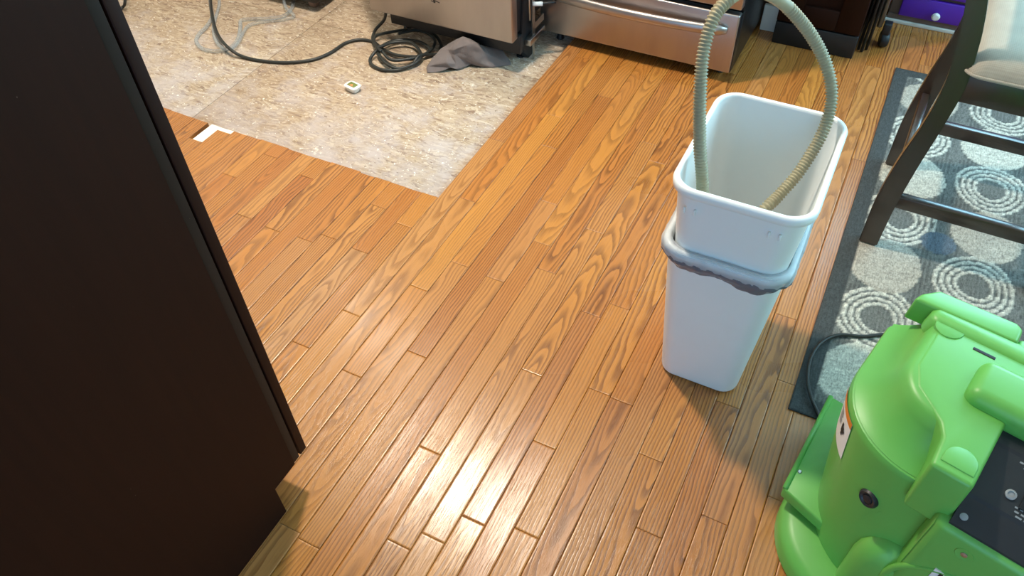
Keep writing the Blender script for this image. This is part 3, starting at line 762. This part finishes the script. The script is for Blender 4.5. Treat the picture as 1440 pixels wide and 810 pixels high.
# liner folded over the lower bin's rim
def liner():
    t = tag(bpy.data.objects.new('bin_liner', None), 'translucent grey bin liner folded over the rim of the lower bin', 'bin liner'); C.objects.link(t); t.location = b1.location
    h = .445; m = 220
    def ring(z, off, wz, wo, seed):
        s = S1(z, off, .05); pts = [Vector((p[0], p[1], 0)) for p in rrect(*s[1:5], s[5], 10)]; pts.append(pts[0])
        L = sum((b - a).length for a, b in zip(pts, pts[1:])); q = resample(pts, L / m * .99999)[:m]; o = []
        for i, p in enumerate(q):
            d = Vector((p.x, p.y)).normalized()
            k = wo * (noise.noise((p.x * 60 + seed * .37, p.y * 60, 1.3)) + .6 * noise.noise((p.x * 150, p.y * 150, seed * .8)))
            zz = z + wz * (noise.noise((p.x * 13, p.y * 13, 4)) + .35 * noise.noise((p.x * 50, p.y * 50, seed * .3)))
            o.append((p.x + d.x * k, p.y + d.y * k, zz))
        return o
    def strip(name, rings, mat):
        V = [p for r in rings for p in r]; F = []
        for i in range(len(rings) - 1):
            for s in range(m): F.append([i * m + s, i * m + (s + 1) % m, (i + 1) * m + (s + 1) % m, (i + 1) * m + s])
        return mk(name, V, F, mat, t, True)
    strip('upper_fold', [ring(h - .10, -.005, 0, 0, 1), ring(h - .02, -.006, 0, .001, 2), ring(h + .003, -.003, .002, .001, 3), ring(h + .004, .006, .002, .001, 4), ring(h - .004, .0125, .003, .002, 5), ring(h - .014, .0125, .004, .003, 6), ring(h - .024, .0120, .006, .004, 7)], 'bag')
    strip('lower_edge', [ring(h - .020, .0115, .006, .003, 6), ring(h - .028, .0130, .008, .004, 8), ring(h - .036, .0090, .012, .004, 9), ring(h - .044, .0050, .018, .003, 10), ring(h - .050, .0030, .020, .002, 11)], 'bagdark')
    return t
liner()

# ------------------------------------------------------------------ drain hose looping out of the bin
HP = [(-.150, 1.215, .20), (-.195, 1.20, .36)]
for x, y, Y in [(988, 270, 1.2), (984, 200, 1.21), (985, 120, 1.23), (992, 60, 1.26), (1012, 12, 1.3), (1052, -14, 1.36), (1095, 0, 1.42), (1130, 35, 1.45), (1155, 75, 1.46), (1168, 115, 1.45), (1168, 150, 1.43), (1155, 190, 1.39), (1125, 240, 1.33), (1095, 275, 1.28), (1070, 300, 1.24)]:
    HP.append(tuple(onY(x, y, Y)))
HP += [(-.13, 1.21, .42), (-.16, 1.22, .30)]
hp = resample(smooth_path(HP, 12), .0016); n = len(hp)
def hr(i):
    s = i / n
    if .46 < s < .56: return .0118
    return .0108 + .0020 * math.cos(2 * math.pi * i / 4)
tag(tube('drain_hose', hp, hr, 'hose', None, 12), 'corrugated beige drain hose arching out of the upper bin', 'hose')

# ------------------------------------------------------------------ green air machine
MA = math.radians(-14)
mach = thing('air_scrubber', 'lime green moulded air scrubber with black control panel, standing by the rug corner', 'air scrubber', (.36, .98, 0), MA)
def R4(r): return (.05, .02, r, r)
hs = [(.066, -.168, .30, -.200, .115, .155), (.12, -.175, .30, -.196, .115, .155), (.25, -.192, .305, -.188, .118, .155), (.398, -.208, .31, -.180, .12, .155), (.408, -.2075, .31, -.1795, .12, .1545), (.414, -.205, .308, -.177, .118, .153), (.416, -.201, .304, -.173, .115, .149), (.4155, -.15, .28, -.13, .10, .11)]
loft('base_flange', [(0, -.205, .315, -.246, .155, .16), (.006, -.216, .322, -.258, .165, .168), (.040, -.216, .322, -.258, .165, .168), (.054, -.210, .316, -.251, .16, .164), (.062, -.196, .304, -.234, .15, .156), (.066, -.15, .30, -.18, .11, .13)], 'green', mach, n=12, ang=60)
loft('housing', [q[:5] + (R4(q[5]),) for q in hs], 'green', mach, n=14, ang=30)
# sloping shoulder between the housing rim and the raised deck (left wall and front-left corner)
def shoulder():
    V = []; F = []; m = 24
    for ins, z in ((.006, .4165), (.014, .420), (.030, .431), (.046, .449), (.058, .472), (.064, .492), (.075, .4985), (.12, .4985)):
        x0, y0, y1, r = -.2075 + ins, -.1795 + ins, .112, max(.02, .1545 - ins)
        V.append((x0 + (.004 if ins > .03 else 0), y1, z)); V.append((x0, .06, z))
        for i in range(m + 1):
            a = math.pi + (math.pi / 2) * i / m; V.append((x0 + r + r * math.cos(a), y0 + r + r * math.sin(a), z))
        V.append((-.028, y0, z))
    n = m + 4
    for j in range(7):
        for i in range(n - 1): F.append([j * n + i, j * n + i + 1, (j + 1) * n + i + 1, (j + 1) * n + i])
    b = len(V); V.append((-.10, .112, .40)); V.append((-.2, .112, .40))
    F.append([j * n for j in range(8)] + [b, b + 1])
    return autosmooth(mk('shoulder', V, F, 'green', mach, fix=False), 50)
shoulder()
prism('outlet_duct', [(-.222, -.132), (-.250, .136), (-.08, .136), (-.06, -.165)], .080, .112, 'green', mach, .004, 2)
prism('duct_wall', [(-.205, -.105), (-.232, .128), (-.08, .128), (-.06, -.15)], .0, .082, 'green', mach, .003, 2)
tube('duct_lip', [(-.219, -.130, .112), (-.247, .134, .112)], .0055, 'green', mach, 10)
lathe('rivet', [(.0045, 0), (.0045, .001), (.0032, .0022), (.0008, .0022)], 'chrome', mach, 12, Matrix.Translation((-.214, -.078, .112)))
# top deck: left block, right block, rear bridge; the slanted panel sits between
LB = [(-.135, .112), (-.135, -.03), (-.118, -.075), (-.088, -.100), (-.060, -.122), (-.048, -.145), (-.044, -.203), (.020, -.203), (.020, .112)]
prism('deck_block', LB, .375, .500, 'green', mach, .007, 3, .003)
RB = [(.245, .135), (.245, -.203), (.290, -.203), (.300, -.10), (.305, .135)]
prism('deck_block', RB, .375, .500, 'green', mach, .009, 3, .004)
prism('deck_bridge', [(-.02, .135), (-.02, -.012), (.29, -.012), (.29, .135)], .40, .4985, 'green', mach, .008, 3)
loft('front_boss', [(.05, -.066, .06, -.224, -.12, .035), (.17, -.066, .06, -.224, -.12, .035), (.20, -.062, .06, -.221, -.12, .033), (.225, -.052, .06, -.213, -.12, .03), (.242, -.034, .06, -.200, -.12, .024), (.250, -.010, .05, -.185, -.12, .016)], 'green', mach, n=8, ang=80)
prism('front_block', [(-.004, -.150), (-.004, -.205), (.006, -.224), (.29, -.224), (.305, -.19), (.305, -.05), (-.004, -.05)], .05, .412, 'green', mach, .014, 4, .003)
# raised cover above the panel
box('cover_hump', (-.052, -.058, .470), (.272, .036, .526), 'green', mach, .021, 5)
# stacking pads and slots on the deck
def halfmoon(name, c, r, ang, z):
    pts = [(c[0] + r * math.cos(math.radians(ang + a)), c[1] + r * math.sin(math.radians(ang + a))) for a in range(0, 181, 15)]
    d = Vector((math.cos(math.radians(ang - 90)), math.sin(math.radians(ang - 90)))) * r * .7
    pts += [(pts[-1][0] + d.x, pts[-1][1] + d.y), (pts[0][0] + d.x, pts[0][1] + d.y)]
    prism(name, pts, z - .01, z + .0018, 'green', mach, .0012, 2)
halfmoon('stacking_pad', (-.012, -.168), .024, 0, .500)
halfmoon('stacking_pad', (-.118, .078), .024, 180, .500)
for u in (-.055, .03, .12): box('vent_slot', (u - .018, .056, .4985), (u + .018, .063, .5008), 'ink', mach, .001)
# rear ridge and carrying bar
loft('rear_ridge', [(.47, -.160, .31, .066, .125, .025), (.497, -.156, .305, .072, .120, .023), (.504, -.148, .295, .082, .11, .012)], 'green', mach, n=6, ang=70)
prism('carrying_bar', [(-.194, .100), (-.188, .122), (-.166, .150), (-.030, .158), (-.018, .148), (-.016, .110)], .452, .506, 'green', mach, .006, 3, .004)
prism('carrying_bar', [(.13, .112), (.13, .15), (.138, .16), (.29, .158), (.315, .115)], .452, .506, 'green', mach, .006, 3, .004)
# control panel: three facets between the blocks
pv = [(-.008, .490), (-.012, .488), (-.075, .474), (-.080, .471), (-.165, .442), (-.170, .438), (-.213, .416), (-.213, .36), (-.008, .36)]
V = [(.0205, a, b) for a, b in pv] + [(.2445, a, b) for a, b in pv]; n_ = len(pv)
F = [list(range(n_)), list(range(n_, 2 * n_))[::-1]] + [[i, (i + 1) % n_, n_ + (i + 1) % n_, n_ + i] for i in range(n_)]
cp = mk('control_panel', V, F, 'panel', mach)
def on_panel(u, v):      # point on the middle facet, v from -.165 to -.08
    return Vector((u, v, .442 + (v + .165) / .085 * .029 + .0006))
pn_ = Vector((0, -.029, .085)).normalized()
def pplate(name, u0, u1, v0, v1, mat, h=.0015, par=cp):
    c = [on_panel(u0, v0), on_panel(u1, v0), on_panel(u1, v1), on_panel(u0, v1)]
    V = c + [q + pn_ * h for q in c]
    return mk(name, V, [[3, 2, 1, 0], [4, 5, 6, 7], [0, 1, 5, 4], [1, 2, 6, 5], [2, 3, 7, 6], [3, 0, 4, 7]], mat, par)
lathe('reset_button', [(.008, 0), (.008, .003), (.005, .004), (.005, .002), (.001, .002)], 'panelg', cp, 16, aim(on_panel(.070, -.138), pn_))
lathe('panel_screw', [(.006, 0), (.006, .001), (.004, .002), (.001, .0022)], 'panelg', cp, 12, aim(Vector((.033, -.198, .4243)), pn_))
ol = pplate('power_outlet', .086, .140, -.150, -.098, 'black', .004)
for v in (-.138, -.122): pplate('outlet_slot', .108, .122, v, v + .004, 'ink', .0045)
for v, a, b in ((-.088, .06, .10), (-.094, .068, .105), (-.152, .082, .094), (-.158, .084, .12), (-.164, .088, .125)):
    u = a
    while u < b:
        wd = random.uniform(.004, .009); pplate('print_mark', u, u + wd, v, v + .0026, 'panelg', .0003); u += wd + .003
# lock knob on the front-left curve of the housing
kp = Vector((-.082, -.166, .305)); kd = Vector((-.35, -.94, .12)).normalized()
lathe('knob_boss', [(.034, -.02), (.032, .004), (.028, .009), (.020, .009)], 'green', mach, 24, aim(kp, kd))
lathe('lock_knob', [(.018, .0), (.018, .012), (.015, .016), (.011, .015), (.009, .013), (.008, .015), (.001, .016)], 'panel', mach, 24, aim(kp + kd * .004, kd))
lathe('screw_recess', [(.014, 0), (.013, .0012), (.009, .0006), (.001, .0004)], 'green', mach, 20, aim(Vector((.062, -.2232, .375)), (0, -1, .1)))
lathe('screw', [(.005, 0), (.005, .0012), (.001, .0016)], 'chrome', mach, 12, aim(Vector((.062, -.2236, .375)), (0, -1, .1)))
# round emboss on the front
def arc_bead(name, c, r, a0, a1, y, rad):
    tube(name, [(c[0] + r * math.cos(math.radians(a0 + (a1 - a0) * i / 30)), y, c[1] + r * math.sin(math.radians(a0 + (a1 - a0) * i / 30))) for i in range(31)], rad, 'green', mach, 8)
arc_bead('embossed_ring', (.12, .19), .125, 60, 290, -.220, .006)
# warning label wrapped round the left corner
def wrap(name, s0, s1, z0, z1, off, mat, skew=0.0):
    n = 14; nz = 5; V = []; F = []
    def sec(z):
        for a, b in zip(hs, hs[1:]):
            if a[0] <= z <= b[0]:
                k = (z - a[0]) / (b[0] - a[0]); return [a[i] + (b[i] - a[i]) * k for i in range(6)]
    for j in range(nz + 1):
        z = z0 + (z1 - z0) * j / nz; q = sec(z); x0, x1, y0, y1, r = q[1:6]
        for i in range(n + 1):
            s = s0 + (s1 - s0) * i / n + skew * (z - z0)
            # s: arc position (m) from the start of the front-left corner, negative = along the left wall
            if s < 0: p = Vector((x0 - off, y0 + r - s, z))
            else:
                a = math.pi + s / r; p = Vector((x0 + r + (r + off) * math.cos(a), y0 + r + (r + off) * math.sin(a), z))
            V.append(p)
    for j in range(nz):
        for i in range(n): F.append([j * (n + 1) + i, j * (n + 1) + i + 1, (j + 1) * (n + 1) + i + 1, (j + 1) * (n + 1) + i])
    return mk(name, V, F, mat, mach, True)
wl = wrap('warning_label', .036, .118, .305, .400, .0012, 'labelw')
wo = wrap('orange_band', .036, .118, .386, .4005, .0018, 'labelo')
for a, b, c, d in ((.045, .058, .345, .362), (.050, .062, .352, .358), (.047, .053, .338, .368), (.015, .036, .372, .375), (.015, .038, .366, .369), (.015, .034, .360, .363), (.015, .037, .354, .357), (.015, .036, .348, .351), (.015, .030, .342, .345)):
    wrap('label_print', a + .040, b + .040, c, d, .0020, 'ink' if a > .04 else 'panelg')
# white strip with lettering on the front face
fz = .292
lb = box('name_label', (.046, -.2252, fz - .026), (.19, -.2230, fz + .010), 'labelw', mach)
text_mesh('lettering', 'N', .040, 'ink', mach, Matrix.Translation((.053, -.2258, fz - .022)) @ Matrix.Rotation(math.radians(90), 4, 'X'))
# orange-print tag at the right end of the deck
box('rating_label', (.035, .010, .5325), (.075, .035, .5345), 'labelw', mach)
# power cord of the machine, over the rug corner
cpts = [(.24, 1.17, .20), (.26, 1.26, .10), G(1300, 480, .014), G(1255, 470, .014), G(1215, 473, .014), G(1180, 471, .014), G(1155, 482, .014), G(1140, 505, .014), G(1136, 535, .014), G(1142, 562, .014), G(1152, 585, .010), G(1170, 610, .006), (.30, 1.09, .006)]
cpts[-2] = Vector((.20, 1.10, .012))
tag(tube('power_cord', smooth_path(cpts, 8), .0045, 'rubber', None, 8), 'black power cord curling from the green machine over the rug corner', 'cord')

# ------------------------------------------------------------------ things on the bare subfloor
SZ = -.018
# black cord running to the coil
def gpath(px, r, lift=None):
    out = []
    for i, q in enumerate(px):
        z = SZ + r + (q[2] if len(q) > 2 else 0); out.append(G(q[0], q[1], z))
    return out
r = .0062
cord = gpath([(297, -30, .010), (296, 0, .016), (299, 25, .018), (306, 48, .017), (320, 66, .026), (340, 79, .004), (370, 86), (405, 88), (440, 84), (465, 74), (485, 61), (505, 56), (525, 59), (540, 70, .004), (560, 78, .008), (590, 79, .012), (604, 70, .012), (592, 60, .012), (565, 56, .012), (542, 62, .014), (532, 74, .016), (544, 90, .012), (562, 96, .006), (585, 88, .010), (592, 76, .016), (578, 60, .02), (552, 60, .02), (530, 66, .024), (527, 52, .02), (545, 46, .014), (575, 42, .012), (600, 46, .014), (612, 58, .012), (602, 74, .010), (580, 82, .014), (550, 84, .016), (534, 70, .026), (522, 80, .010), (522, 90, .004), (538, 98, .002), (562, 98, .002), (580, 90, .006), (590, 78, .02), (608, 77, .004), (625, 74, 0), (640, 68, 0)], r)
ob = tag(tube('extension_cord', smooth_path(cord, 8), r, 'rubber', None, 8), 'thick black cord lying in a coil on the bare subfloor beside the grey cloth', 'cord')
cord2 = gpath([(543, 14, .11), (540, 28, .05), (528, 42, .01), (524, 55, .014), (530, 66, .03), (536, 72, .03)], r)
tube('cord_end', smooth_path(cord2, 8), r, 'rubber', ob, 8)
cord3 = gpath([(560, 47, .02), (590, 42, .018), (612, 50, .012), (620, 62, .006), (620, 70, 0), (630, 74, 0)], r)
tube('cord_loop', smooth_path(cord3, 8), r, 'rubber', ob, 8)
# clear tubing
tb = gpath([(294, -8), (297, 12), (298, 24), (290, 38), (280, 48), (276, 58), (284, 68), (300, 72), (318, 70), (330, 62), (336, 50), (338, 38), (339, 29, .001), (352, 27), (380, 26), (400, 22), (410, 12), (413, 0), (413, -12)], .0075)
tag(tube('clear_tube', smooth_path(tb, 8), .0075, 'tube', None, 10), 'clear plastic tube looped under the black cord, reaching the black case', 'tube')
tb = gpath([(308, -8), (308, 8), (303, 25), (300, 42), (304, 58, .003), (314, 68, .013), (326, 68, .013), (336, 58, .006), (342, 46), (350, 36), (368, 31), (395, 28), (412, 24, .002), (412, 20, .008), (402, 10, .016), (398, -4, .016)], .0065)
tag(tube('clear_tube', smooth_path(tb, 8), .0065, 'tube', None, 10), 'thinner clear plastic tube with a kinked bend, lying across the other tube', 'tube')

# little white tub
bp = G(497, 127, SZ)
t = thing('small_tub', 'small white tub with a green label lying alone on the bare subfloor', 'tub', (bp.x, bp.y, SZ), math.radians(-12))
loft('cup', [(0, -.020, .020, -.014, .014, .010), (.003, -.023, .023, -.016, .016, .012), (.016, -.026, .026, -.018, .018, .013), (.017, -.029, .029, -.021, .021, .014), (.021, -.030, .030, -.022, .022, .015), (.023, -.027, .027, -.020, .020, .014)], 'white', t, ang=50)
M['tubgreen'] = simple('olive_green_label', srgb(120, 132, 70), 0.5)
M['tubpic'] = simple('label_picture_print', srgb(214, 150, 96), 0.5, nscale=300, var=.5)
lab = box('label', (-.018, -.011, .0228), (.019, .012, .0236), 'tubgreen', t, .0003)
prism('label_picture', [(-.009 + .018 * i / 8, -.009 + .012 * math.sin(math.pi * i / 8)) for i in range(9)], .0236, .0241, 'tubpic', lab)

# grey cloth heap
def towel():
    Z = {0: (180, 480, .014), 1: (180, 560, 0), 2: (370, 552, 0), 3: (480, 492, .014), 4: (575, 532, 0), 5: (740, 455, .004), 6: (840, 474, 0), 7: (1010, 492, 0), 8: (1252, 462, 0), 9: (1120, 235, .036), 10: (900, 225, .050), 11: (830, 180, .082), 12: (640, 100, .098), 13: (745, 195, .086), 14: (530, 265, .070), 15: (450, 270, .052), 16: (440, 195, .050), 17: (300, 305, .044), 18: (430, 430, .034), 19: (530, 320, .050), 21: (850, 250, .068), 22: (845, 440, .018), 23: (1000, 350, .030), 24: (548, 450, .020)}
    F = [[17, 0, 18], [0, 3, 18], [0, 1, 2], [0, 2, 3], [17, 18, 15], [15, 18, 24], [18, 3, 24], [3, 4, 24], [15, 24, 19], [15, 19, 14], [16, 17, 15], [16, 15, 14], [16, 14, 12], [14, 19, 13], [14, 13, 12], [19, 24, 4], [19, 4, 5], [19, 5, 22], [19, 22, 13], [13, 22, 21], [12, 13, 11], [13, 21, 11], [5, 6, 22], [21, 22, 23], [22, 6, 7], [22, 7, 23], [23, 7, 8], [10, 21, 23], [11, 21, 10], [10, 23, 9], [9, 23, 8]]
    idx = {}; V = []
    for k, (x, y, z) in Z.items():
        idx[k] = len(V); V.append(G(580 + x / 9, 40 + y / 9, SZ + .003 + z * 1.12))
    for k in (17, 16, 12, 11, 10, 9):
        p = V[idx[k]]; idx['b%s' % k] = len(V); V.append(Vector((p.x - .01, p.y + .035 + (.02 if k in (12, 11) else 0), SZ + .003)))
    F += [[16, 12, 'b12', 'b16'], [12, 11, 'b11', 'b12'], [11, 10, 'b10', 'b11'], [10, 9, 'b9', 'b10'], [17, 16, 'b16', 'b17'], [9, 8, 'b9'], [0, 17, 'b17'], [1, 0, 'b17']]
    me = bpy.data.meshes.new('cleaning_cloth'); me.from_pydata([tuple(v) for v in V], [], [[idx[i] for i in f] for f in F]); me.update()
    bm = bmesh.new(); bm.from_mesh(me); bmesh.ops.recalc_face_normals(bm, faces=bm.faces)
    cl = bm.edges.layers.float.new('crease_edge')
    for e in bm.edges: e[cl] = .85 if len(e.link_faces) == 2 and e.calc_face_angle(0) > .5 else .1
    bm.to_mesh(me); bm.free()
    o = link('cleaning_cloth', me, 'towel', None, True)
    md = o.modifiers.new('soft', 'SUBSURF'); md.levels = 3; md.render_levels = 3
    tx = bpy.data.textures.new('cloth_wrinkle', 'CLOUDS'); tx.noise_scale = .035; tx.noise_depth = 3
    dm = o.modifiers.new('wrinkle', 'DISPLACE'); dm.texture = tx; dm.texture_coords = 'LOCAL'; dm.strength = .011; dm.mid_level = .5
    md = o.modifiers.new('thick', 'SOLIDIFY'); md.thickness = .0014; md.offset = 1
    return tag(o, 'crumpled grey cloth heaped on the bare subfloor at the dishwasher foot', 'cloth')
towel()

# black machine case with caster at the far end of the tubes
t = thing('equipment_case', 'low black equipment case on grey casters by the clear tubes', 'case', (-2.35, 2.55, SZ))
wbox('case_body', (-2.62, 2.275, .022), (-2.08, 2.80, .34), 'blackp', t, .02, 3)
for x, y in ((-2.44, 2.285), (-2.14, 2.33), (-2.56, 2.72), (-2.14, 2.72)):
    lp(lathe('caster', [(.006, -.016), (.024, -.016), (.030, -.010), (.030, .010), (.024, .016), (.006, .016)], 'greywood', t, 16, aim((x, y, SZ + .030), (1, .2, 0))), t)
t = thing('wall_cable', 'black cable hanging at the end wall beyond the pantry', 'cable', (-2.95, 2.1, 0))
a = G(169, 14, SZ + .005); b = G(176, 0, .03)
lp(tube('cable', smooth_path([a + Vector((.1, -.25, 0)), a, b, b + Vector((-.06, .12, .10)), b + Vector((-.08, .2, .4))]), .006, 'rubber', t, 8), t)
